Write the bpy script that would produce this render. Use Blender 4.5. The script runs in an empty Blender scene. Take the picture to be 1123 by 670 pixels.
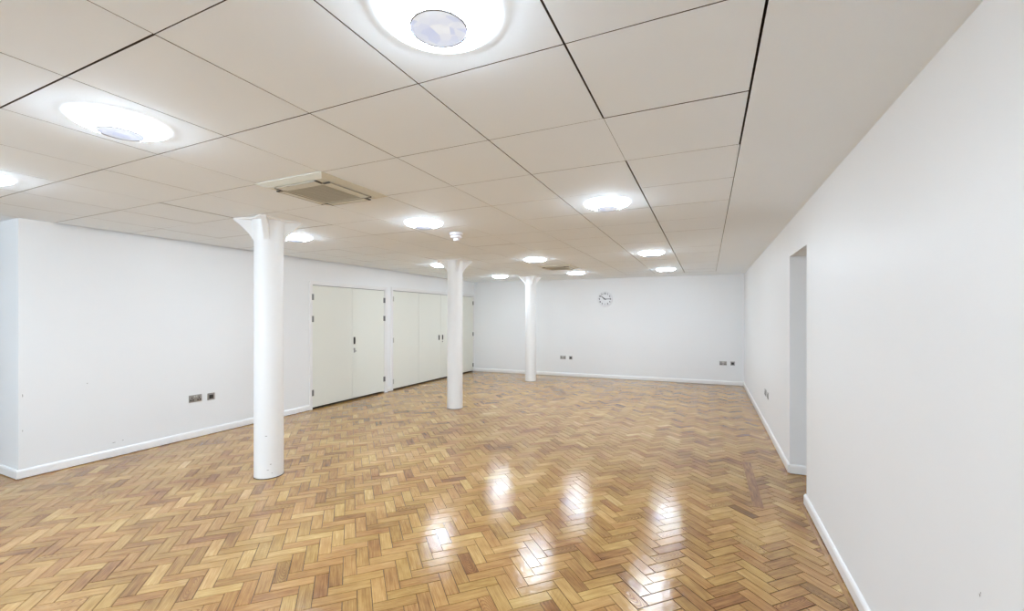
import bpy, bmesh, math, random
from mathutils import Vector, Matrix
random.seed(7)
SC = bpy.context.scene
COL = SC.collection
PI = math.pi

# ------------------------------------------------------------------ dimensions (metres)
EYE = 1.5334                      # eye height
CEIL = EYE + 0.9155               # ceiling height 2.449
XL, XR = -5.875, 0.73             # left and right wall faces
YN, XFL = -2.3, -8.6              # wall behind, far-left wall of the bay
YRET = 1.757                      # face of the return wall at the left
TX0, TY0, TS = 0.1613, 0.7933, 0.6   # ceiling grid
def yfar(x): return 10.6347 + 0.0367 * x

# ------------------------------------------------------------------ helpers
def tag(o, label=None, cat=None, group=None, kind=None):
    if label: o['label'] = label
    if cat: o['category'] = cat
    if group: o['group'] = group
    if kind: o['kind'] = kind
    return o

def empty(name, loc, rotz=0.0):
    o = bpy.data.objects.new(name, None)
    o.empty_display_size = 0.1
    o.location = loc
    o.rotation_euler = (0, 0, rotz)
    COL.objects.link(o)
    return o

def link(name, bm, mat, parent=None, smooth=False, loc=None):
    me = bpy.data.meshes.new(name)
    bmesh.ops.recalc_face_normals(bm, faces=bm.faces)
    bm.to_mesh(me); bm.free()
    for m in (mat if isinstance(mat, (list, tuple)) else [mat]):
        me.materials.append(m)
    if smooth:
        for p in me.polygons: p.use_smooth = True
    o = bpy.data.objects.new(name, me)
    COL.objects.link(o)
    if parent: o.parent = parent
    if loc: o.location = loc
    return o

def add_box(bm, x0, x1, y0, y1, z0, z1, bevel=0.0, seg=2):
    t = bmesh.new()
    r = bmesh.ops.create_cube(t, size=1.0)
    for v in t.verts:
        v.co = Vector((x0 + (v.co.x + .5) * (x1 - x0), y0 + (v.co.y + .5) * (y1 - y0), z0 + (v.co.z + .5) * (z1 - z0)))
    if bevel > 0:
        bmesh.ops.bevel(t, geom=list(t.edges), offset=bevel, segments=seg, affect='EDGES', profile=0.6)
    merge(bm, t)

def merge(bm, t, mat=None):
    if mat is not None: t.transform(mat)
    me = bpy.data.meshes.new('tmp')
    t.to_mesh(me); t.free()
    bm.from_mesh(me)
    bpy.data.meshes.remove(me)

def add_lathe(bm, prof, n=64, center=(0, 0, 0), close_top=False, close_bot=False):
    rings = []
    cx, cy, cz = center
    for r, z in prof:
        if r < 1e-6:
            rings.append([bm.verts.new((cx, cy, cz + z))])
        else:
            rings.append([bm.verts.new((cx + r * math.cos(2 * PI * i / n), cy + r * math.sin(2 * PI * i / n), cz + z)) for i in range(n)])
    for a, b in zip(rings[:-1], rings[1:]):
        for i in range(n):
            j = (i + 1) % n
            if len(a) == 1: bm.faces.new((a[0], b[i], b[j]))
            elif len(b) == 1: bm.faces.new((a[i], a[j], b[0]))
            else: bm.faces.new((a[i], a[j], b[j], b[i]))

def add_prism(bm, poly, z0, z1):
    """plan polygon extruded between two heights"""
    lo = [bm.verts.new((x, y, z0)) for x, y in poly]
    hi = [bm.verts.new((x, y, z1)) for x, y in poly]
    n = len(poly)
    bm.faces.new(lo[::-1]); bm.faces.new(hi)
    for i in range(n):
        bm.faces.new((lo[i], lo[(i + 1) % n], hi[(i + 1) % n], hi[i]))

# ------------------------------------------------------------------ materials
def mat_new(name):
    m = bpy.data.materials.new(name)
    m.use_nodes = True
    nt = m.node_tree
    b = nt.nodes['Principled BSDF']
    return m, nt, b

def simple(name, col, rough=0.5, metal=0.0, spec=0.5, noise=0.0, nscale=8.0, bump=0.0, bscale=60.0):
    m, nt, b = mat_new(name)
    b.inputs['Base Color'].default_value = (*col, 1)
    b.inputs['Roughness'].default_value = rough
    b.inputs['Metallic'].default_value = metal
    b.inputs['Specular IOR Level'].default_value = spec
    tc = nt.nodes.new('ShaderNodeTexCoord')
    if noise > 0:
        n = nt.nodes.new('ShaderNodeTexNoise'); n.inputs['Scale'].default_value = nscale
        n.inputs['Detail'].default_value = 5
        nt.links.new(tc.outputs['Object'], n.inputs['Vector'])
        mx = nt.nodes.new('ShaderNodeMix'); mx.data_type = 'RGBA'
        mx.inputs[6].default_value = (*[c * (1 - noise) for c in col], 1)
        mx.inputs[7].default_value = (*[min(1, c * (1 + noise)) for c in col], 1)
        nt.links.new(n.outputs['Fac'], mx.inputs[0])
        nt.links.new(mx.outputs[2], b.inputs['Base Color'])
    if bump > 0:
        n2 = nt.nodes.new('ShaderNodeTexNoise'); n2.inputs['Scale'].default_value = bscale
        n2.inputs['Detail'].default_value = 4
        nt.links.new(tc.outputs['Object'], n2.inputs['Vector'])
        bp = nt.nodes.new('ShaderNodeBump'); bp.inputs['Strength'].default_value = bump
        bp.inputs['Distance'].default_value = 0.004
        nt.links.new(n2.outputs['Fac'], bp.inputs['Height'])
        nt.links.new(bp.outputs['Normal'], b.inputs['Normal'])
    return m

def emit(name, col, strength):
    m, nt, b = mat_new(name)
    b.inputs['Base Color'].default_value = (0.85, 0.87, 0.9, 1)
    b.inputs['Roughness'].default_value = 0.4
    b.inputs['Emission Color'].default_value = (*col, 1)
    b.inputs['Emission Strength'].default_value = strength
    return m

M_WALL = simple('wall paint', (0.85, 0.865, 0.872), 0.42, spec=0.35, noise=0.012, nscale=1.3, bump=0.06, bscale=35)
M_TRIM = simple('white gloss paint', (0.88, 0.88, 0.875), 0.22, spec=0.5, bump=0.05, bscale=20)
M_CEIL = simple('ceiling tile', (0.865, 0.93, 0.99), 0.75, spec=0.2, noise=0.02, nscale=1.1, bump=0.05, bscale=90)
M_GAP = simple('ceiling gap', (0.055, 0.04, 0.03), 0.9)
M_COLUMN = simple('column paint', (0.86, 0.865, 0.86), 0.32, spec=0.45, noise=0.015, nscale=5, bump=0.12, bscale=14)
M_DOOR = simple('cream door paint', (0.82, 0.835, 0.765), 0.4, spec=0.4, noise=0.012, nscale=2)
M_STEEL = simple('brushed steel', (0.42, 0.41, 0.40), 0.38, metal=0.85, noise=0.08, nscale=40)
M_HINGE = simple('hinge steel', (0.22, 0.22, 0.21), 0.4, metal=0.6)
M_HINGEP = simple('painted hinge', (0.52, 0.51, 0.46), 0.45)
M_DARK = simple('black plastic', (0.018, 0.017, 0.017), 0.4)
M_BRONZE = simple('dark handle', (0.05, 0.048, 0.045), 0.35, metal=0.5)
M_ROCKER = simple('rocker white', (0.62, 0.62, 0.58), 0.35)
M_ACPANEL = simple('aged cream plastic', (0.68, 0.68, 0.60), 0.45)
M_ACGRILLE = simple('grille plastic', (0.46, 0.44, 0.36), 0.6)
M_ACDARK = simple('slot dark', (0.07, 0.065, 0.055), 0.8)
M_SLOTEDGE = simple('slot edge', (0.40, 0.375, 0.31), 0.7)
M_WPLAST = simple('white plastic', (0.84, 0.83, 0.86), 0.35)
M_GREYPL = simple('grey plastic', (0.45, 0.45, 0.5), 0.5)
M_DIAL = simple('dial white', (0.82, 0.83, 0.85), 0.4)
M_CASE = simple('clock case', (0.80, 0.80, 0.81), 0.3)
M_INK = simple('clock ink', (0.03, 0.03, 0.035), 0.5)
M_SEAL_SHADE = simple('seal and gap shade', (0.045, 0.03, 0.02), 0.8)  # column foot seal; also paints the shadow gap below the doors
M_SCUFF = simple('bare chip', (0.30, 0.28, 0.26), 0.7)
LAMP_E = 32.0
M_OPAL = emit('opal diffuser', (0.745, 0.865, 1.0), LAMP_E)
M_SHIELD = emit('glowing shield rim', (0.76, 0.88, 1.0), 3.2)  # weak glow of the added shield rim, filling its own shadow
M_RING = simple('lamp ring', (0.30, 0.31, 0.34), 0.3, metal=0.4)

def lens_material():
    m, nt, b = mat_new('lamp reflector glass')
    b.inputs['Base Color'].default_value = (0.40, 0.47, 0.62, 1)
    b.inputs['Roughness'].default_value = 0.12
    b.inputs['Metallic'].default_value = 0.3
    tc = nt.nodes.new('ShaderNodeTexCoord')
    v = nt.nodes.new('ShaderNodeTexVoronoi'); v.inputs['Scale'].default_value = 34
    nt.links.new(tc.outputs['Object'], v.inputs['Vector'])
    r = nt.nodes.new('ShaderNodeValToRGB')
    r.color_ramp.elements[0].position = 0.0; r.color_ramp.elements[0].color = (0.52, 0.62, 0.95, 1)
    r.color_ramp.elements[1].position = 0.75; r.color_ramp.elements[1].color = (0.95, 0.98, 1.0, 1)
    nt.links.new(v.outputs['Color'], r.inputs['Fac'])
    nt.links.new(r.outputs['Color'], b.inputs['Emission Color'])
    b.inputs['Emission Strength'].default_value = 0.27
    return m
M_LENS = lens_material()

def floor_material():
    m, nt, b = mat_new('pine parquet')
    N, L = nt.nodes.new, nt.links.new
    uv = N('ShaderNodeUVMap'); uv.uv_map = 'grain'
    at = N('ShaderNodeAttribute'); at.attribute_name = 'tone'
    sep = N('ShaderNodeSeparateColor'); L(at.outputs['Color'], sep.inputs['Color'])
    tone, fig, hue = sep.outputs[0], sep.outputs[1], sep.outputs[2]
    geo = N('ShaderNodeNewGeometry')
    # base colour of the block
    ramp = N('ShaderNodeValToRGB')
    e = ramp.color_ramp.elements
    e[0].position = 0.0; e[0].color = (0.165, 0.078, 0.034, 1)
    e[1].position = 1.0; e[1].color = (0.70, 0.48, 0.215, 1)
    for p, c in ((0.22, (0.27, 0.132, 0.051, 1)), (0.5, (0.435, 0.24, 0.085, 1)), (0.78, (0.57, 0.355, 0.135, 1))):
        k = e.new(p); k.color = c
    # low frequency patina across the room
    big = N('ShaderNodeTexNoise'); big.inputs['Scale'].default_value = 1.7; big.inputs['Detail'].default_value = 5
    big.inputs['Roughness'].default_value = 0.62
    L(geo.outputs['Position'], big.inputs['Vector'])
    bm_ = N('ShaderNodeMapRange'); bm_.inputs[1].default_value = 0.3; bm_.inputs[2].default_value = 0.7
    bm_.inputs[3].default_value = -0.19; bm_.inputs[4].default_value = 0.16
    L(big.outputs['Fac'], bm_.inputs[0])
    add = N('ShaderNodeMath'); add.operation = 'ADD'; add.use_clamp = True
    L(tone, add.inputs[0]); L(bm_.outputs[0], add.inputs[1])
    # fine grain along the block
    mp = N('ShaderNodeMapping'); mp.inputs['Scale'].default_value = (6, 190, 1)
    L(uv.outputs['UV'], mp.inputs['Vector'])
    gr = N('ShaderNodeTexNoise'); gr.inputs['Scale'].default_value = 1.0; gr.inputs['Detail'].default_value = 4
    L(mp.outputs[0], gr.inputs['Vector'])
    gm = N('ShaderNodeMapRange'); gm.inputs[1].default_value = 0.3; gm.inputs[2].default_value = 0.7
    gm.inputs[3].default_value = -0.16; gm.inputs[4].default_value = 0.13
    L(gr.outputs['Fac'], gm.inputs[0])
    add2 = N('ShaderNodeMath'); add2.operation = 'ADD'; add2.use_clamp = True
    L(add.outputs[0], add2.inputs[0]); L(gm.outputs[0], add2.inputs[1])
    mp3 = N('ShaderNodeMapping'); mp3.inputs['Scale'].default_value = (7, 38, 1)
    L(uv.outputs['UV'], mp3.inputs['Vector'])
    g3 = N('ShaderNodeTexNoise'); g3.inputs['Scale'].default_value = 1.0; g3.inputs['Detail'].default_value = 3
    L(mp3.outputs[0], g3.inputs['Vector'])
    m3 = N('ShaderNodeMapRange'); m3.inputs[1].default_value = 0.3; m3.inputs[2].default_value = 0.7
    m3.inputs[3].default_value = -0.13; m3.inputs[4].default_value = 0.11
    L(g3.outputs['Fac'], m3.inputs[0])
    add3 = N('ShaderNodeMath'); add3.operation = 'ADD'; add3.use_clamp = True
    L(add2.outputs[0], add3.inputs[0]); L(m3.outputs[0], add3.inputs[1])
    L(add3.outputs[0], ramp.inputs['Fac'])
    # cathedral figure on some blocks
    mp2 = N('ShaderNodeMapping'); mp2.inputs['Scale'].default_value = (7, 30, 1)
    L(uv.outputs['UV'], mp2.inputs['Vector'])
    wv = N('ShaderNodeTexWave'); wv.wave_type = 'RINGS'; wv.rings_direction = 'Z'
    wv.inputs['Scale'].default_value = 1.5; wv.inputs['Distortion'].default_value = 1.8
    wv.inputs['Detail'].default_value = 2.5; wv.inputs['Detail Scale'].default_value = 1.2
    L(mp2.outputs[0], wv.inputs['Vector'])
    wr = N('ShaderNodeMapRange'); wr.inputs[1].default_value = 0.40; wr.inputs[2].default_value = 0.90
    wr.inputs[3].default_value = 0.0; wr.inputs[4].default_value = 0.75
    L(wv.outputs['Fac'], wr.inputs[0])
    fm = N('ShaderNodeMath'); fm.operation = 'MULTIPLY'; L(wr.outputs[0], fm.inputs[0]); L(fig, fm.inputs[1])
    mx = N('ShaderNodeMix'); mx.data_type = 'RGBA'
    L(fm.outputs[0], mx.inputs[0]); L(ramp.outputs['Color'], mx.inputs[6]); mx.inputs[7].default_value = (0.19, 0.085, 0.04, 1)
    # dark stains
    st = N('ShaderNodeTexNoise'); st.inputs['Scale'].default_value = 3.2; st.inputs['Detail'].default_value = 6
    st.inputs['Roughness'].default_value = 0.7
    L(geo.outputs['Position'], st.inputs['Vector'])
    sm = N('ShaderNodeMapRange'); sm.inputs[1].default_value = 0.60; sm.inputs[2].default_value = 0.82
    sm.inputs[3].default_value = 0.0; sm.inputs[4].default_value = 0.4
    L(st.outputs['Fac'], sm.inputs[0])
    mx2 = N('ShaderNodeMix'); mx2.data_type = 'RGBA'
    L(sm.outputs[0], mx2.inputs[0]); L(mx.outputs[2], mx2.inputs[6]); mx2.inputs[7].default_value = (0.20, 0.12, 0.07, 1)
    # slight hue drift, block by block
    hs = N('ShaderNodeHueSaturation')
    hm = N('ShaderNodeMapRange'); hm.inputs[3].default_value = 0.494; hm.inputs[4].default_value = 0.508
    L(hue, hm.inputs[0]); L(hm.outputs[0], hs.inputs['Hue'])
    hs.inputs['Saturation'].default_value = 1.0
    L(mx2.outputs[2], hs.inputs['Color'])
    L(hs.outputs['Color'], b.inputs['Base Color'])
    # varnish
    rn = N('ShaderNodeTexNoise'); rn.inputs['Scale'].default_value = 2.2; rn.inputs['Detail'].default_value = 4
    L(geo.outputs['Position'], rn.inputs['Vector'])
    rm = N('ShaderNodeMapRange'); rm.inputs[1].default_value = 0.3; rm.inputs[2].default_value = 0.7
    rm.inputs[3].default_value = 0.09; rm.inputs[4].default_value = 0.17
    L(rn.outputs['Fac'], rm.inputs[0]); L(rm.outputs[0], b.inputs['Roughness'])
    b.inputs['Specular IOR Level'].default_value = 0.58
    bn = N('ShaderNodeTexNoise'); bn.inputs['Scale'].default_value = 20; bn.inputs['Detail'].default_value = 3
    L(geo.outputs['Position'], bn.inputs['Vector'])
    bw = N('ShaderNodeTexNoise'); bw.inputs['Scale'].default_value = 75; bw.inputs['Detail'].default_value = 2
    L(geo.outputs['Position'], bw.inputs['Vector'])
    sw = N('ShaderNodeMath'); sw.operation = 'MULTIPLY_ADD'; sw.inputs[1].default_value = 0.40
    L(bw.outputs['Fac'], sw.inputs[0]); L(bn.outputs['Fac'], sw.inputs[2])
    sum_ = N('ShaderNodeMath'); sum_.operation = 'MULTIPLY_ADD'; sum_.inputs[1].default_value = 0.12
    L(gr.outputs['Fac'], sum_.inputs[0]); L(sw.outputs[0], sum_.inputs[2])
    bp = N('ShaderNodeBump'); bp.inputs['Strength'].default_value = 0.6; bp.inputs['Distance'].default_value = 0.0023
    L(sum_.outputs[0], bp.inputs['Height']); L(bp.outputs['Normal'], b.inputs['Normal'])
    return m
M_FLOOR = floor_material()
M_UNDER = simple('joint dirt', (0.07, 0.04, 0.022), 0.7)

# ------------------------------------------------------------------ floor: herringbone blocks
def build_floor():
    Lb, Wb = 0.228, 0.076
    s2 = math.sqrt(0.5)
    ref = Vector((Wb / 2, Wb + Lb / 2))
    refw = Vector(((ref.x - ref.y) * s2, (ref.x + ref.y) * s2))
    off = Vector((-2.0, 2.102)) - refw
    verts, faces, tones, uvs, mats = [], [], [], [], []
    def block(cx, cy, ang, L_, W_, tone, fig, hue, z=0.0, h=0.006):
        g = random.uniform(0.0013, 0.0027) + (0.0009 if cx > -.4 and cy < 3.4 else 0)
        hl, hw = L_ / 2 - g, W_ / 2 - g
        ca, sa = math.cos(ang), math.sin(ang)
        base = len(verts)
        zj = [random.uniform(-0.00010, 0.00010) for _ in range(4)]
        ou, ov = random.uniform(0, 40), random.uniform(0, 40)
        if fig > .5: ou, ov = random.uniform(-.09, .09), random.uniform(-.022, .022)
        cs = [(-hl, -hw), (hl, -hw), (hl, hw), (-hl, hw)]
        for k, (a, b_) in enumerate(cs): verts.append((cx + a * ca - b_ * sa, cy + a * sa + b_ * ca, z + zj[k]))
        for k, (a, b_) in enumerate(cs): verts.append((cx + a * ca - b_ * sa, cy + a * sa + b_ * ca, z - h))
        fs = [(0, 1, 2, 3), (0, 4, 5, 1), (1, 5, 6, 2), (2, 6, 7, 3), (3, 7, 4, 0)]
        for f in fs:
            faces.append(tuple(base + i for i in f)); tones.append((tone, fig, hue)); mats.append(0)
            for i in f:
                a, b_ = cs[i % 4]; uvs.append((a + ou, b_ + ov))
    def tone_at(x, y):
        t = random.gauss(0.57, 0.105)
        if random.random() < 0.05: t -= 0.11
        if random.random() < 0.08: t += 0.12
        if x > -.6: t -= (0.07 if y < 3.6 else 0.05) * min(1, (x + .6) / .7)
        return max(0.03, min(0.97, t))
    for m_ in range(-34, 12):
        for k in range(-140, 140):
            for kind in (0, 1):
                if kind == 0: u, v, ang = k * Wb + Lb / 2, k * Wb + Wb / 2, PI / 4
                else: u, v, ang = k * Wb + Wb / 2, k * Wb + Wb + Lb / 2, 3 * PI / 4
                u += m_ * Lb; v -= m_ * Lb
                x, y = (u - v) * s2 + off.x, (u + v) * s2 + off.y
                if not (XFL - .1 < x < XR + 1.5 and YN - .1 < y < yfar(x) + .1): continue
                if x < XL - .2 and y > YRET + .2: continue
                if x > XR + .1 and not (3.9 < y < 5.2): continue
                fig = random.uniform(0.55, 1.0) if random.random() < 0.08 else random.uniform(0, 0.25)
                block(x, y, ang, Lb, Wb, tone_at(x, y), fig, random.random())
    # edge strip along the right wall and the filled-in trench by the opening
    for y0, y1 in ((YN, -0.9), (-0.9, 0.6), (0.6, 2.35), (2.35, 4.13)):
        block(0.695, (y0 + y1) / 2, PI / 2, y1 - y0, 0.028, 0.42, 0.05, 0.4, z=0.0012, h=0.004)
    block(0.373, 4.53, PI / 2, 1.17, 0.080, 0.27, 0.1, 0.15, z=0.0012, h=0.004)
    # sub floor
    b0 = len(verts)
    verts += [(XFL - .1, YN - .1, -0.0035), (XR + 1.6, YN - .1, -0.0035), (XR + 1.6, 11.0, -0.0035), (XFL - .1, 11.0, -0.0035),
              (XFL - .1, YN - .1, -0.12), (XR + 1.6, YN - .1, -0.12), (XR + 1.6, 11.0, -0.12), (XFL - .1, 11.0, -0.12)]
    for f in ((0, 1, 2, 3), (7, 6, 5, 4), (0, 4, 5, 1), (1, 5, 6, 2), (2, 6, 7, 3), (3, 7, 4, 0)):
        faces.append(tuple(b0 + i for i in f)); tones.append((0, 0, 0)); mats.append(1)
        for i in f: uvs.append((0, 0))
    me = bpy.data.meshes.new('floor')
    me.from_pydata(verts, [], faces)
    me.materials.append(M_FLOOR); me.materials.append(M_UNDER)
    me.polygons.foreach_set('material_index', mats)
    uvl = me.uv_layers.new(name='grain')
    uvl.data.foreach_set('uv', [c for q in uvs for c in q])
    ca = me.attributes.new('tone', 'FLOAT_COLOR', 'FACE')
    ca.data.foreach_set('color', [c for t in tones for c in (t[0], t[1], t[2], 1.0)])
    me.update()
    o = bpy.data.objects.new('floor', me); COL.objects.link(o)
    tag(o, 'varnished pine block floor laid in herringbone across the whole room', 'floor', kind='structure')
build_floor()

# ------------------------------------------------------------------ ceiling
def build_ceiling():
    bm = bmesh.new()
    T = 0.035
    WK = 1.45
    # seam half widths: lines along the depth (index i) and across (index j)
    def wx(i, j):
        if i == 0: return 0.0055 if j < 3 else 0.0024
        if i == -1: return 0.0006 if j == 2 else (0.0026 if j < 2 else 0.0030)
        if i == -2: return 0.0018
        if i == -3: return 0.0013
        if i == -4: return 0.0012 if j < 4 else 0.0009
        if i == -7 and j in (2, 8): return 0.0040
        if i == -5: return 0.0012
        return 0.0010
    def wy(j, i):
        if j == 0: return 0.0024 if i < -3 else 0.0014
        if j == 1: return 0.0017
        if j == 2: return 0.0030 if i == -1 else 0.0012
        if j == 4 and i == -7: return 0.0035
        if j == 15 and i == -1: return 0.005
        return 0.0010
    for i in range(-15, 0):
        for j in range(-6, 15):
            x0, x1 = TX0 + i * TS, TX0 + (i + 1) * TS
            y0, y1 = TY0 + j * TS, TY0 + (j + 1) * TS
            if x1 < XL + .1 and y0 > YRET: continue
            if x1 < XFL or y1 < YN: continue
            a0, a1, b0, b1 = x0 + WK * wx(i, j), x1 - WK * wx(i + 1, j), y0 + WK * wy(j, i), y1 - WK * wy(j + 1, i)
            dz = random.uniform(0, 0.0006)
            tl = [random.uniform(-0.0003, 0.0003) for _ in range(4)]
            t = bmesh.new()
            vs = [t.verts.new((a0, b0, CEIL + dz + tl[0])), t.verts.new((a1, b0, CEIL + dz + tl[1])),
                  t.verts.new((a1, b1, CEIL + dz + tl[2])), t.verts.new((a0, b1, CEIL + dz + tl[3]))]
            us = [t.verts.new((v.co.x, v.co.y, CEIL + T)) for v in vs]
            t.faces.new(vs)
            for k in range(4): t.faces.new((vs[k], vs[(k + 1) % 4], us[(k + 1) % 4], us[k]))
            merge(bm, t)
    # plastered margins right and far
    xg = TX0 + 0.0008
    add_prism(bm, [(xg, YN - .1), (XR + .1, YN - .1), (XR + .1, yfar(XR) + .1), (xg, yfar(xg) + .1)], CEIL, CEIL + 0.05)
    yf = TY0 + 15 * TS + 0.0008
    add_prism(bm, [(XL - .1, yf), (xg, yf), (xg, yfar(xg) + .1), (XL - .1, yfar(XL) + .1)], CEIL, CEIL + 0.05)
    nlight = len(bm.faces)
    add_box(bm, XFL - .1, XR + .1, YN - .1, 11.0, CEIL + T + .001, CEIL + 0.16)
    bm.faces.ensure_lookup_table(); bm.normal_update()
    for k_, f in enumerate(bm.faces):
        if k_ >= nlight or abs(f.normal.z) < .5: f.material_index = 1
    o = link('ceiling', bm, [M_CEIL, M_GAP])
    tag(o, 'suspended ceiling of large square off-white tiles with plain margins', 'ceiling', kind='structure')
build_ceiling()

# ------------------------------------------------------------------ walls
TOP = CEIL + 0.1
D1 = (5.030, 6.800, 2.062)      # door 1 opening: y0, y1, top
D2 = (7.010, 10.375, 2.075)
def wall(name, fn, label):
    bm = bmesh.new(); fn(bm)
    return tag(link(name, bm, M_WALL), label, 'wall', kind='structure')
def f_left(bm):
    a, b = XL - 0.16, XL
    add_box(bm, a, b, YRET, D1[0], -.05, TOP)
    add_box(bm, a, b, D1[1], D2[0], -.05, TOP)
    add_box(bm, a, b, D2[1], yfar(XL) + .1, -.05, TOP)
    add_box(bm, a, b, D1[0], D1[1], D1[2], TOP)
    add_box(bm, a, b, D2[0], D2[1], D2[2], TOP)
    add_box(bm, a - .3, a - .2, YRET + .16, yfar(XL) + .1, -.05, TOP)
wl = wall('wall_left', f_left, 'long white left wall with two runs of cream cupboard doors')
def f_ret(bm): add_box(bm, XFL, XL - .16, YRET, YRET + .16, -.05, TOP)
wr_ = wall('wall_left_return', f_ret, 'narrow white return wall at the left edge of the photo')
wall('wall_left_bay', lambda bm: add_box(bm, XFL - .16, XFL, YN - .16, YRET + .16, -.05, TOP), 'white end wall of the bay beyond the left edge')
WIN = [(-6.0, -4.3), (-3.8, -2.1)]
WZ0, WZ1 = 0.95, 2.25
def f_back(bm):
    xs = [XFL] + [v for w_ in WIN for v in w_] + [XR]
    for a, b in zip(xs[0::2], xs[1::2]): add_box(bm, a, b, YN - .16, YN, -.05, TOP)
    for a, b in WIN:
        add_box(bm, a, b, YN - .16, YN, -.05, WZ0); add_box(bm, a, b, YN - .16, YN, WZ1, TOP)
wall('wall_back', f_back, 'white wall with two windows behind the viewer')
def glass_material():
    m = bpy.data.materials.new('window glass'); m.use_nodes = True; nt = m.node_tree
    nt.nodes.clear()
    o = nt.nodes.new('ShaderNodeOutputMaterial'); mx = nt.nodes.new('ShaderNodeMixShader')
    tr = nt.nodes.new('ShaderNodeBsdfTransparent'); gl = nt.nodes.new('ShaderNodeBsdfGlossy'); gl.inputs['Roughness'].default_value = 0.02
    fr = nt.nodes.new('ShaderNodeFresnel'); fr.inputs['IOR'].default_value = 1.45
    nt.links.new(fr.outputs[0], mx.inputs[0]); nt.links.new(tr.outputs[0], mx.inputs[1]); nt.links.new(gl.outputs[0], mx.inputs[2])
    nt.links.new(mx.outputs[0], o.inputs['Surface'])
    return m
M_GLASS = glass_material()
for n_, (a, b) in enumerate(WIN):
    bm = bmesh.new(); f_ = .05
    add_box(bm, a, b, YN - .11, YN - .05, WZ0, WZ0 + f_, bevel=.004); add_box(bm, a, b, YN - .11, YN - .05, WZ1 - f_, WZ1, bevel=.004)
    for x_ in (a, (a + b) / 2 - f_ / 2, b - f_): add_box(bm, x_, x_ + f_, YN - .11, YN - .05, WZ0 + f_, WZ1 - f_, bevel=.004)
    wo = tag(link('window_%d' % (n_ + 1), bm, M_TRIM), 'white framed window in the wall behind the viewer', 'window', kind='structure')
    bm = bmesh.new(); add_box(bm, a + f_, b - f_, YN - .084, YN - .080, WZ0 + f_, WZ1 - f_); link('window_pane', bm, M_GLASS, wo)
    bm = bmesh.new(); add_box(bm, a - .04, b + .04, YN - .05, YN + .05, WZ0 - .03, WZ0, bevel=.005); link('window_sill', bm, M_TRIM, wo)
    pl_ = bpy.data.lights.new('portal', 'AREA'); pl_.shape = 'RECTANGLE'; pl_.size = b - a; pl_.size_y = WZ1 - WZ0
    pl_.cycles.is_portal = True
    po = bpy.data.objects.new('window_portal', pl_); COL.objects.link(po)
    po.location = ((a + b) / 2, YN - .13, (WZ0 + WZ1) / 2); po.rotation_euler = (PI / 2, 0, 0)
def f_far(bm):
    x0, x1 = XL - .5, XR + .16
    add_prism(bm, [(x0, yfar(x0)), (x1, yfar(x1)), (x1, yfar(x1) + .16), (x0, yfar(x0) + .16)], -.05, TOP)
wall('wall_far', f_far, 'white far wall carrying the round clock')
OY0, OY1, OZ = 4.150, 4.935, 2.108
def f_right(bm):
    a, b = XR, XR + 0.30
    add_box(bm, a, b, OY1, yfar(XR), -.05, TOP)
    add_box(bm, a, b, YN - .16, OY0, -.05, TOP)
    add_box(bm, a, b, OY0, OY1, OZ, TOP)
wrt = wall('wall_right', f_right, 'long white right wall with a tall doorless opening')
def f_pass(bm):
    a, b = XR + .30, XR + 1.5
    add_box(bm, a, b, OY1, OY1 + .12, -.05, TOP)
    add_box(bm, a, b, OY0 - .12, OY0, -.05, TOP)
    add_box(bm, b, b + .12, OY0 - .12, OY1 + .12, -.05, TOP)
    add_box(bm, a, b, OY0, OY1, OZ, TOP)
wall('wall_passage', f_pass, 'white walls of the short passage through the right wall opening')

# small chips and a plug hole in the paint
def scuff(parent, pts, axis):
    for (p, s1, s2) in pts:
        bm = bmesh.new()
        n = 9
        ring = []
        for k in range(n):
            a = 2 * PI * k / n; r = random.uniform(.6, 1.0)
            d1, d2 = s1 * r * math.cos(a), s2 * r * math.sin(a)
            ring.append(Vector((0.0006, d1, d2)) if axis == 'x' else Vector((-0.0006, d1, d2)) if axis == '-x' else Vector((d1, -0.0006, d2)))
        c = bm.verts.new(Vector(p)); vs = [bm.verts.new(Vector(p) + q) for q in ring]
        for k in range(n): bm.faces.new((c, vs[k], vs[(k + 1) % n]))
        link('paint_chip', bm, M_SCUFF, parent)
scuff(wrt, [((XR - .0003, 1.72, 0.712), .004, .006), ((XR - .0003, 1.715, 0.722), .002, .003)], '-x')
scuff(wl, [((XL + .0003, 2.47, .155), .018, .004), ((XL + .0003, 2.55, .16), .010, .003), ((XL + .0003, 1.785, .78), .003, .02),
           ((XL + .0003, 1.785, .45), .002, .012), ((XL + .0003, 2.25, .83), .006, .004)], 'x')

# ------------------------------------------------------------------ baseboards
def skirting(name, p, q, label, side=1, ext0=0.0, ext1=0.0, h=0.088, t=0.017):
    """moulding from p to q, projecting to the left of the direction p->q (side=1)"""
    p, q = Vector(p), Vector(q)
    d = (q - p).normalized(); n = Vector((-d.y, d.x)) * side
    p -= d * ext0; q += d * ext1
    prof = [(0, .009), (t, .009), (t, h - .020), (t - .003, h - .010), (t - .008, h - .003), (t - .013, h), (0, h)]
    bm = bmesh.new()
    A = [bm.verts.new((*(p + n * a), z)) for a, z in prof]
    B = [bm.verts.new((*(q + n * a), z)) for a, z in prof]
    k = len(prof)
    for i in range(k): bm.faces.new((A[i], A[(i + 1) % k], B[(i + 1) % k], B[i]))
    bm.faces.new(A); bm.faces.new(B[::-1])
    return tag(link(name, bm, M_TRIM), label, 'skirting board', kind='structure')
skirting('baseboard_left', (XL, YRET), (XL, 4.985), 'white skirting board along the left wall before the doors', -1, ext0=.017)
skirting('baseboard_left_pier', (XL, 6.86), (XL, 6.975), 'short white skirting piece on the pier between the two cupboards', -1)
skirting('baseboard_left_return', (XFL, YRET), (XL, YRET), 'white skirting board on the return wall at the left edge', -1)
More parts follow.
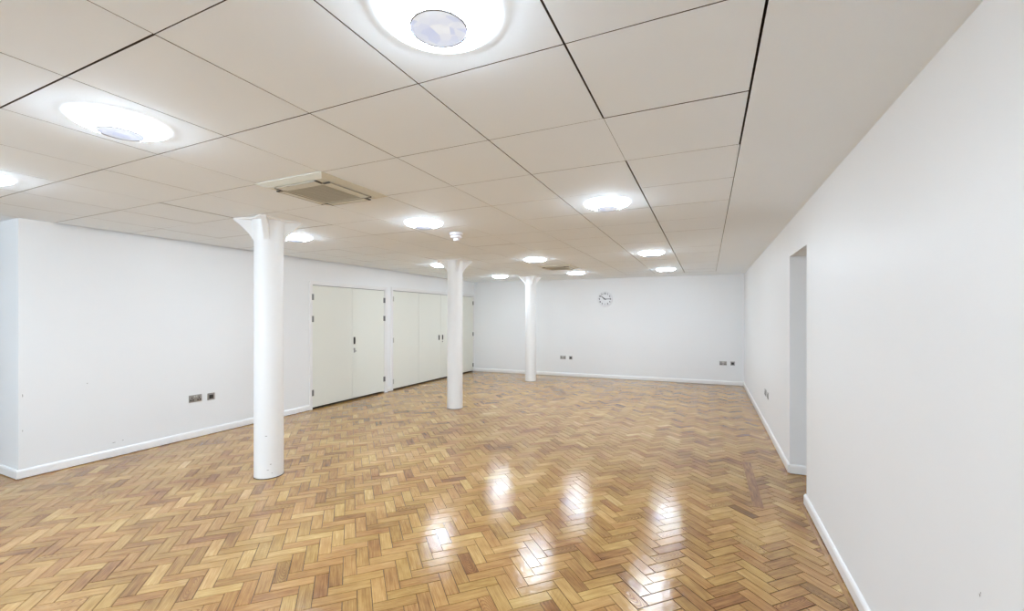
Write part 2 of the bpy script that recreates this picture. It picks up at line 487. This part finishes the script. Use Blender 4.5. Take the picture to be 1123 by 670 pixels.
skirting('baseboard_far', (XL, yfar(XL)), (XR, yfar(XR)), 'white skirting board along the far wall', -1)
skirting('baseboard_right', (XR, OY1), (XR, yfar(XR)), 'white skirting board on the right wall beyond the opening', 1, ext0=.017)
skirting('baseboard_right_near', (XR, YN), (XR, OY0), 'white skirting board on the near right wall before the opening', 1, ext1=.017)
skirting('baseboard_opening', (XR, OY1), (XR + 1.5, OY1), 'white skirting board turning into the opening in the right wall', -1)
skirting('baseboard_opening_near', (XR, OY0), (XR + 1.5, OY0), 'white skirting board on the near side of the opening', 1)
skirting('baseboard_back', (XFL, YN), (XR, YN), 'white skirting board on the wall behind the viewer', 1)

# ------------------------------------------------------------------ cupboard doors
def make_doors(name, y0, y1, top, splits, hinge_z, hinge_mats, handles, label):
    root = empty(name, (XL, y0, 0))
    tag(root, label, 'cupboard doors', kind='structure')
    # frame: lining and slim architrave (local coordinates: x out of the wall, y along it)
    W = y1 - y0; fw = 0.022
    bm = bmesh.new()
    for a, b in ((0, fw), (W - fw, W)): add_box(bm, -.13, .004, a, b, 0, top)
    add_box(bm, -.13, .004, fw, W - fw, top - fw, top)
    ah = 0.042
    ya = W + ah if y1 < 9 else W + 0.012
    add_box(bm, 0, .012, -ah, .004, 0, top + ah, bevel=.003)
    add_box(bm, 0, .012, W - .004, ya, 0, top + ah, bevel=.003)
    add_box(bm, 0, .012, .0035, W - .0035, top - .004, top + ah, bevel=.003)
    link('door_frame', bm, M_TRIM, root)
    # dark strip painting in the shadow gap under the leaves
    bm = bmesh.new(); add_box(bm, -.10, -.012, fw, W - fw, 0, .006)
    link('gap_shade', bm, M_SEAL_SHADE, root)
    edges = [y0 + fw] + splits + [y1 - fw]
    leaves = []
    for a, b in zip(edges[:-1], edges[1:]):
        bm = bmesh.new()
        add_box(bm, -.048, -.004, a - y0 + .0025, b - y0 - .0025, .032, top - fw - .009, bevel=.0015, seg=1)
        leaves.append(link('door_leaf', bm, M_DOOR, root))
    for side, leaf, hm in ((0, leaves[0], hinge_mats[0]), (1, leaves[-1], hinge_mats[1])):
        yy = fw if side == 0 else W - fw
        for zc in hinge_z:
            bm = bmesh.new()
            add_lathe(bm, [(0, -.05), (.007, -.048), (.007, .048), (0, .05)], 12, (.004, yy, zc))
            add_box(bm, -.0045, -.002, min(yy, yy + (.032 if side == 0 else -.032)), max(yy, yy + (.032 if side == 0 else -.032)), zc - .05, zc + .05)
            add_box(bm, .003, .006, min(yy, yy + (-.020 if side == 0 else .020)), max(yy, yy + (-.020 if side == 0 else .020)), zc - .05, zc + .05)
            link('hinge', bm, hm, leaf)
    for li, yc, kind in handles:
        y = yc - y0
        if kind == 'pull':
            bm = bmesh.new()
            add_box(bm, -.005, .004, y - .018, y + .018, 1.015, 1.145, bevel=.002)
            add_box(bm, .0035, .016, y - .010, y + .010, 1.035, 1.125, bevel=.004)
            link('pull_handle', bm, M_BRONZE, leaves[li])
            bm = bmesh.new()
            t = bmesh.new(); add_lathe(t, [(.0, .0), (.021, .0), (.021, .006), (.014, .012), (0, .012)], 24)
            merge(bm, t, Matrix.Translation((-.004, y, .925)) @ Matrix.Rotation(PI / 2, 4, 'Y'))
            add_box(bm, .007, .022, y - .004, y + .030, .880, .896, bevel=.003)
            add_box(bm, -.004, .004, y - .014, y + .014, .862, .915, bevel=.002)
            link('thumb_turn', bm, M_STEEL, leaves[li])
        else:
            bm = bmesh.new()
            add_box(bm, -.005, .003, y - .020, y + .020, .950, 1.070, bevel=.002)
            add_box(bm, .0025, .014, y - .006, y + .006, .965, 1.055, bevel=.003)
            link('pull_handle', bm, M_BRONZE, leaves[li])
            if kind == 'flush_lock':
                bm = bmesh.new()
                t = bmesh.new(); add_lathe(t, [(.0, .0), (.017, .0), (.017, .005), (.007, .007), (0, .007)], 20)
                merge(bm, t, Matrix.Translation((-.004, y, .905)) @ Matrix.Rotation(PI / 2, 4, 'Y'))
                link('keyhole_cover', bm, M_HINGE, leaves[li])
    return root
make_doors('door_1', D1[0], D1[1], D1[2], [5.919], (1.84, 1.48, .27), (M_HINGE, M_HINGE),
           [(1, 5.972, 'pull')], 'near pair of cream flush doors in the left wall')
make_doors('door_2', D2[0], D2[1], D2[2], [7.90, 8.775, 9.60], (1.88, 1.03, .18), (M_HINGEP, M_HINGE),
           [(1, 8.700, 'flush'), (2, 8.850, 'flush_lock')], 'far run of four cream folding doors ending at the far wall')

# ------------------------------------------------------------------ columns
def make_column(x, y, label):
    root = empty('column', (x, y, 0))
    tag(root, label, 'column', 'round white columns standing in a row')
    R = 0.127
    bm = bmesh.new()
    add_lathe(bm, [(R + .001, .006), (R, .05), (R - .001, 1.2), (R - .002, CEIL - .22), (R + .002, CEIL - .12), (R + .010, CEIL - .05), (R + .016, CEIL)], 72)
    link('shaft', bm, M_COLUMN, root, smooth=True)
    bm = bmesh.new(); add_lathe(bm, [(R - .01, .0), (R + .004, .0), (R + .003, .006), (R - .01, .009)], 64)
    link('base_seal', bm, M_SEAL_SHADE, root, smooth=True)
    # capital: four brackets on the diagonals and a thin flared plate
    bm = bmesh.new()
    rt, hh, th = 0.285, 0.20, 0.046
    for k in range(4):
        t = bmesh.new()
        prof = [(R - .02, 0), (rt, 0), (rt, -.016)]
        for s in range(1, 9):
            a = s / 8.0
            prof.append((R + (rt - R) * (1 - a) ** 1.35, -.016 - (hh - .016) * a))
        prof.append((R - .02, -hh))
        A = [t.verts.new((r, -th / 2, CEIL + z)) for r, z in prof]
        B = [t.verts.new((r, th / 2, CEIL + z)) for r, z in prof]
        n = len(prof)
        t.faces.new(A); t.faces.new(B[::-1])
        for i in range(n): t.faces.new((A[i], A[(i + 1) % n], B[(i + 1) % n], B[i]))
        bmesh.ops.bevel(t, geom=[e for e in t.edges if abs(e.verts[0].co.y - e.verts[1].co.y) < 1e-6], offset=.004, segments=2, affect='EDGES')
        merge(bm, t, Matrix.Rotation(PI / 4 + k * PI / 2, 4, 'Z'))
    # flared plate: star-shaped with hollow sides
    ring = []
    N = 96
    lo, hi = [], []
    for i in range(N):
        a = 2 * PI * i / N
        w = 0.5 + 0.5 * math.cos(4 * (a - PI / 4))
        r = 0.175 + (rt + .012 - 0.175) * w ** 2.2
        hi.append(bm.verts.new((r * math.cos(a), r * math.sin(a), CEIL)))
        lo.append(bm.verts.new(((r - .006) * math.cos(a), (r - .006) * math.sin(a), CEIL - .010)))
    for i in range(N):
        j = (i + 1) % N
        bm.faces.new((lo[i], lo[j], hi[j], hi[i]))
    bm.faces.new(lo); bm.faces.new(hi[::-1])
    link('capital', bm, M_COLUMN, root)
    return root
c1 = make_column(-3.853, 2.812, 'nearest and largest-looking round white column, chipped at its foot')
make_column(-3.826, 6.130, 'round white column in front of the far folding cupboard doors')
make_column(-3.790, 9.400, 'farthest round white column, in front of the far wall')
# paint chips low on the near column (direction of the room side)
for ang, z, w, h in ((-47, .405, .014, .004), (-30, .135, .010, .004), (-40, .085, .013, .003), (-25, .05, .008, .003)):
    a = math.radians(ang); bm = bmesh.new()
    R = .1275
    vs = []
    for k in range(8):
        t = 2 * PI * k / 8; rr = random.uniform(.6, 1)
        aa = a + (w * rr * math.cos(t)) / R
        vs.append(bm.verts.new((R * math.cos(aa), R * math.sin(aa), z + h * rr * math.sin(t))))
    bm.faces.new(vs)
    link('paint_chip', bm, M_SCUFF, c1)

# ------------------------------------------------------------------ round ceiling lights
def make_lamp():
    root = empty('ceiling_light', (0, 0, CEIL))
    bm = bmesh.new()
    add_lathe(bm, [(.165, 0), (.182, 0), (.184, -.006), (.1825, -.012), (.179, -.0145), (.176, -.0135), (.176, -.010)], 64)
    link('shield_rim', bm, M_SHIELD, root, smooth=True)  # added rim that holds back the diffuser's halo on the tiles
    bm = bmesh.new()
    prof = []
    for s in range(0, 9):
        a = s / 8
        prof.append((.176 - .088 * a, -.013 - .037 * a ** .85))
    prof.append((.086, -.048))
    add_lathe(bm, prof, 64)
    link('diffuser', bm, M_OPAL, root, smooth=True)
    bm = bmesh.new()
    add_lathe(bm, [(.0872, -.044), (.0872, -.0520), (.0835, -.0530), (.0830, -.044)], 64)
    link('trim_ring', bm, M_RING, root, smooth=True)
    bm = bmesh.new()
    add_lathe(bm, [(.0832, -.050), (.07, -.047), (.045, -.043), (.02, -.041), (0, -.040)], 48)
    link('centre_lens', bm, M_LENS, root, smooth=True)
    return root
def copy_tree(o, parent=None):
    c = o.copy(); COL.objects.link(c)
    if parent: c.parent = parent
    for ch in list(o.children): copy_tree(ch, c)
    return c
LX = {'r': TX0 - 1.5 * TS, 'm': TX0 - 4.5 * TS, 'l': TX0 - 7.5 * TS}
LY = [TY0 + .5 * TS, TY0 + 4.5 * TS, TY0 + 9.5 * TS, TY0 + 13.5 * TS]
lab = {
 ('r', 0): 'largest-looking round ceiling light, cut by the top edge of the photo',
 ('m', 0): 'big round ceiling light in the upper left, nearer than the vent panel',
 ('l', 0): 'round ceiling light cut by the left edge of the photo',
 ('r', 1): 'round ceiling light in the right-hand row, second from the viewer',
 ('m', 1): 'round ceiling light just beyond the near air conditioning panel, before the smoke detector',
 ('l', 1): 'round ceiling light showing just right behind the top of the nearest column',
 ('r', 2): 'round ceiling light in the right-hand row, third from the viewer',
 ('m', 2): 'round ceiling light nearest before the far air conditioning panel',
 ('l', 2): 'round ceiling light half hidden left of the middle column top',
 ('r', 3): 'farthest round ceiling light of the right-hand row, above the far wall',
 ('m', 3): 'round ceiling light just beyond the far air conditioning panel, between farthest column and clock',
 ('l', 3): 'small-looking round ceiling light left of the farthest column top',
}
proto = make_lamp(); first = True
for r in 'rml':
    for k, y in enumerate(LY):
        o = proto if first else copy_tree(proto)
        first = False
        o.location = (LX[r], y, CEIL)
        tag(o, lab[(r, k)], 'ceiling light', 'round ceiling lights')
for x in (LX['r'], LX['m'], LX['l']):
    o = copy_tree(proto); o.location = (x, TY0 - 3.5 * TS, CEIL)
    tag(o, 'round ceiling light behind the viewer', 'ceiling light', 'round ceiling lights behind the viewer')

# ------------------------------------------------------------------ air conditioning cassettes
def make_ac(x, y, label):
    root = empty('air_conditioning_panel', (x, y, CEIL))
    tag(root, label, 'air conditioner', 'square ceiling air conditioning panels')
    H = 0.312
    bm = bmesh.new()
    # frame as four mitred sloping sides with a flat inner border
    prof = [(H, 0.0), (H, -.004), (.262, -.023), (.175, -.030), (.168, -.030), (.168, -.012)]
    rings = [[bm.verts.new((sx * r, sy * r, z)) for sx, sy in ((-1, -1), (1, -1), (1, 1), (-1, 1))] for r, z in prof]
    for a, b in zip(rings[:-1], rings[1:]):
        for i in range(4): bm.faces.new((a[i], a[(i + 1) % 4], b[(i + 1) % 4], b[i]))
    link('panel_frame', bm, M_ACPANEL, root)
    # intake grille
    bm = bmesh.new()
    add_box(bm, -.165, .165, -.165, .165, -.016, -.012)
    n = 30
    for k in range(n):
        a = -.160 + .32 * (k + .5) / n
        add_box(bm, -.164, .164, a - .0032, a + .0032, -.029, -.0155)
    for k in range(6):
        a = -.160 + .32 * (k + .5) / 6
        add_box(bm, a - .002, a + .002, -.164, .164, -.030, -.0155)
    for s in (-1, 1):
        add_box(bm, s * .168 - .004, s * .168 + .004, -.170, .170, -.032, -.016)
        add_box(bm, -.170, .170, s * .168 - .004, s * .168 + .004, -.032, -.016)
    link('intake_grille', bm, M_ACGRILLE, root)
    for k in range(4):
        R = Matrix.Rotation(k * PI / 2, 4, 'Z')
        bm = bmesh.new(); t = bmesh.new()
        vs = [(-.185, .198, -.0300), (.185, .198, -.0300), (.185, .252, -.0275), (-.185, .252, -.0275)]
        A = [t.verts.new(v) for v in vs]; B = [t.verts.new((v[0], v[1], v[2] - .004)) for v in vs]
        t.faces.new(A); t.faces.new(B[::-1])
        for i in range(4): t.faces.new((A[i], A[(i + 1) % 4], B[(i + 1) % 4], B[i]))
        merge(bm, t, R); flap = link('air_flap', bm, M_ACPANEL, root)
        for s in (-1, 1):
            t = bmesh.new(); bm = bmesh.new(); add_box(t, s * .192 - .007, s * .192 + .007, .198, .254, -.0335, -.026)
            merge(bm, t, R); link('air_slot', bm, M_ACDARK, flap)
        for e0, e1 in ((.252, .2550), (.1955, .1980)):
            t = bmesh.new(); bm = bmesh.new(); add_box(t, -.185, .185, e0, e1, -.0333, -.026)
            merge(bm, t, R); link('slot_edge', bm, M_SLOTEDGE, flap)
    return root
make_ac(TX0 - 4.5 * TS, TY0 + 2.5 * TS, 'large-looking square air conditioning panel in the ceiling by the nearest column')
make_ac(TX0 - 4.5 * TS, TY0 + 11.5 * TS, 'distant square air conditioning panel seen as a dark sliver near the far column')

# ------------------------------------------------------------------ smoke detector
sd = empty('smoke_detector', (TX0 - 4.5 * TS, TY0 + 5.5 * TS, CEIL))
tag(sd, 'small white round smoke detector under the ceiling above the middle column', 'smoke detector')
bm = bmesh.new(); add_lathe(bm, [(0, 0), (.072, 0), (.074, -.008), (.071, -.022), (.062, -.026), (0, -.026)], 40); link('mounting_base', bm, M_WPLAST, sd, smooth=False)
bm = bmesh.new(); add_lathe(bm, [(.050, -.026), (.049, -.032), (0, -.032)], 40); link('air_gap', bm, M_GREYPL, sd)
bm = bmesh.new(); add_lathe(bm, [(.030, -.032), (.061, -.032), (.062, -.038), (.058, -.054), (.048, -.060), (.030, -.060)], 40); link('detector_head', bm, M_WPLAST, sd)
bm = bmesh.new(); add_lathe(bm, [(.034, -.058), (.033, -.066), (.031, -.080), (.024, -.086), (0, -.088)], 32); link('sensor_cap', bm, M_WPLAST, sd)

# ------------------------------------------------------------------ sockets (local: x along the wall, y out of the wall, z up)
def rounded_plate(bm, x0, x1, z0, z1, y0, y1, r=.004):
    add_box(bm, x0, x1, y0, y1, z0, z1, bevel=.0025, seg=2)
def make_double(loc, rotz, label):
    root = empty('double_socket', loc, rotz); tag(root, label, 'wall socket', 'brushed steel double power sockets')
    bm = bmesh.new(); rounded_plate(bm, -.074, .074, -.044, .044, 0, .008); link('faceplate', bm, M_STEEL, root)
    for s in (-1, 1):
        bm = bmesh.new(); add_box(bm, s * .041 - .026, s * .041 + .026, .007, .0100, -.034, .020, bevel=.002); ins = link('socket_insert', bm, M_STEEL, root)
        bm = bmesh.new()
        add_box(bm, s * .041 - .005, s * .041 + .005, .0098, .0106, .000, .016)
        for q in (-1, 1): add_box(bm, s * .041 + q * .013 - .009, s * .041 + q * .013 + .009, .0098, .0106, -.026, -.012)
        link('pin_holes', bm, M_DARK, ins)
        bm = bmesh.new(); add_box(bm, s * .012 - .008, s * .012 + .008, .007, .0125, .012, .036, bevel=.002); link('rocker_switch', bm, M_ROCKER, root)
    return root
def make_single(loc, rotz, label):
    root = empty('single_outlet', loc, rotz); tag(root, label, 'wall outlet', 'brushed steel single outlets with black centres')
    bm = bmesh.new(); rounded_plate(bm, -.044, .044, -.044, .044, 0, .008); link('faceplate', bm, M_STEEL, root)
    bm = bmesh.new(); add_box(bm, -.026, .026, .007, .0105, -.027, .022, bevel=.002); ins = link('outlet_insert', bm, M_DARK, root)
    bm = bmesh.new(); add_box(bm, -.010, .012, .0100, .0112, -.016, .004); link('jack_opening', bm, M_BRONZE, ins)
    return root
RL = -PI / 2        # left wall: local +y -> world +x
make_double((XL, 3.285, .494), RL, 'steel double power socket on the left wall before the nearest column')
make_single((XL, 3.474, .486), RL, 'steel single outlet with black centre on the left wall')
fa = math.atan(0.0367)
RF = PI + fa        # far wall: local +y -> world -y
def farloc(x, z): return (x, yfar(x) - .0002, z)
make_double(farloc(-3.345, .475), RF, 'steel double power socket on the far wall, nearer the farthest column')
make_single(farloc(-3.145, .472), RF, 'steel single outlet with black centre on the far wall, nearer the farthest column')
make_double(farloc(.318, .478), RF, 'steel double power socket on the far wall near the right corner')
make_single(farloc(.508, .480), RF, 'steel single outlet with black centre on the far wall near the right corner')
RR = PI / 2         # right wall: local +y -> world -x
make_double((XR, 6.815, .480), RR, 'steel double power socket seen edge-on on the right wall')
make_single((XR, 6.555, .478), RR, 'steel single outlet seen edge-on on the right wall, nearer the opening')

# ------------------------------------------------------------------ wall clock
ck = empty('wall_clock', (-2.283, yfar(-2.283) - .0002, 1.942), fa)
tag(ck, 'round white wall clock with black hands at quarter past ten on the far wall', 'clock')
def yrev(prof, n=64):
    t = bmesh.new(); add_lathe(t, prof, n); o = bmesh.new(); merge(o, t, Matrix.Rotation(PI / 2, 4, 'X')); return o
RC = 0.186
link('clock_case', yrev([(0, 0), (RC, 0), (RC + .002, .02), (RC - .002, .034), (RC - .012, .036), (RC - .014, .026), (0, .026)]), M_CASE, ck, smooth=False)
dial = link('dial', yrev([(RC - .0145, .0262), (RC - .0145, .0275), (0, .0275)]), M_DIAL, ck)
def text_bm(s, size):
    cu = bpy.data.curves.new('txt', 'FONT'); cu.body = s; cu.size = size; cu.align_x = 'CENTER'; cu.align_y = 'CENTER'; cu.extrude = .0006; cu.offset = .0022
    ob = bpy.data.objects.new('txt', cu); COL.objects.link(ob)
    dg = bpy.context.evaluated_depsgraph_get(); me = bpy.data.meshes.new_from_object(ob.evaluated_get(dg))
    b = bmesh.new(); b.from_mesh(me); bpy.data.objects.remove(ob); bpy.data.meshes.remove(me); bpy.data.curves.remove(cu)
    return b
for h in range(1, 13):
    a = 2 * PI * h / 12
    b = text_bm(str(h), .054)
    b.transform(Matrix.Translation((math.sin(a) * .134, -.0285, math.cos(a) * .134)) @ Matrix.Rotation(PI / 2, 4, 'X'))
    link('numeral', b, M_INK, dial)
bm = bmesh.new()
for k in range(60):
    a = 2 * PI * k / 60; t = bmesh.new(); w = .0016 if k % 5 == 0 else .0008
    add_box(t, -w, w, -.0286, -.0278, .160, .168); merge(bm, t, Matrix.Rotation(a, 4, 'Y'))
link('minute_track', bm, M_INK, dial)
def hand(name, ang, pts, y):
    t = bmesh.new()
    A = [t.verts.new((x, y, z)) for x, z in pts]; B = [t.verts.new((x, y - .002, z)) for x, z in pts]
    t.faces.new(A); t.faces.new(B[::-1]); n = len(pts)
    for i in range(n): t.faces.new((A[i], A[(i + 1) % n], B[(i + 1) % n], B[i]))
    b = bmesh.new(); merge(b, t, Matrix.Rotation(math.radians(ang), 4, 'Y')); link(name, b, M_INK, ck)
hand('hour_hand', 307.5, [(-.012, -.028), (.012, -.028), (.010, .080), (0, .115), (-.010, .080)], -.031)
hand('minute_hand', 90, [(-.008, -.035), (.008, -.035), (.007, .125), (0, .152), (-.007, .125)], -.034)
link('hand_cap', yrev([(0, .036), (.011, .036), (.011, .040), (0, .041)], 20), M_INK, ck)
for h in list(ck.children):
    pass

# ------------------------------------------------------------------ world, camera, view
w = bpy.data.worlds.new('World'); SC.world = w; w.use_nodes = True
w.node_tree.nodes['Background'].inputs[0].default_value = (0.66, 0.83, 1.0, 1)
w.node_tree.nodes['Background'].inputs[1].default_value = 5.0
cam = bpy.data.cameras.new('Camera'); co = bpy.data.objects.new('Camera', cam); COL.objects.link(co)
co.location = (0, 0, EYE)
co.rotation_euler = (PI / 2, 0, 0.4262)
cam.sensor_width = 36; cam.lens = 471.866 / 1123 * 36
cam.shift_y = (346.244 - 335) / 1123
cam.clip_start = .02
SC.camera = co
SC.view_settings.view_transform = 'Standard'
SC.view_settings.look = 'None'
SC.view_settings.exposure = 1.25
SC.view_settings.gamma = 1.0
SC.view_settings.use_curve_mapping = False
SC.cycles.max_bounces = 16
SC.cycles.diffuse_bounces = 12
SC.cycles.glossy_bounces = 6
SC.cycles.use_denoising = True
SC.cycles.denoising_prefilter = 'ACCURATE'
SC.cycles.sample_clamp_indirect = 8
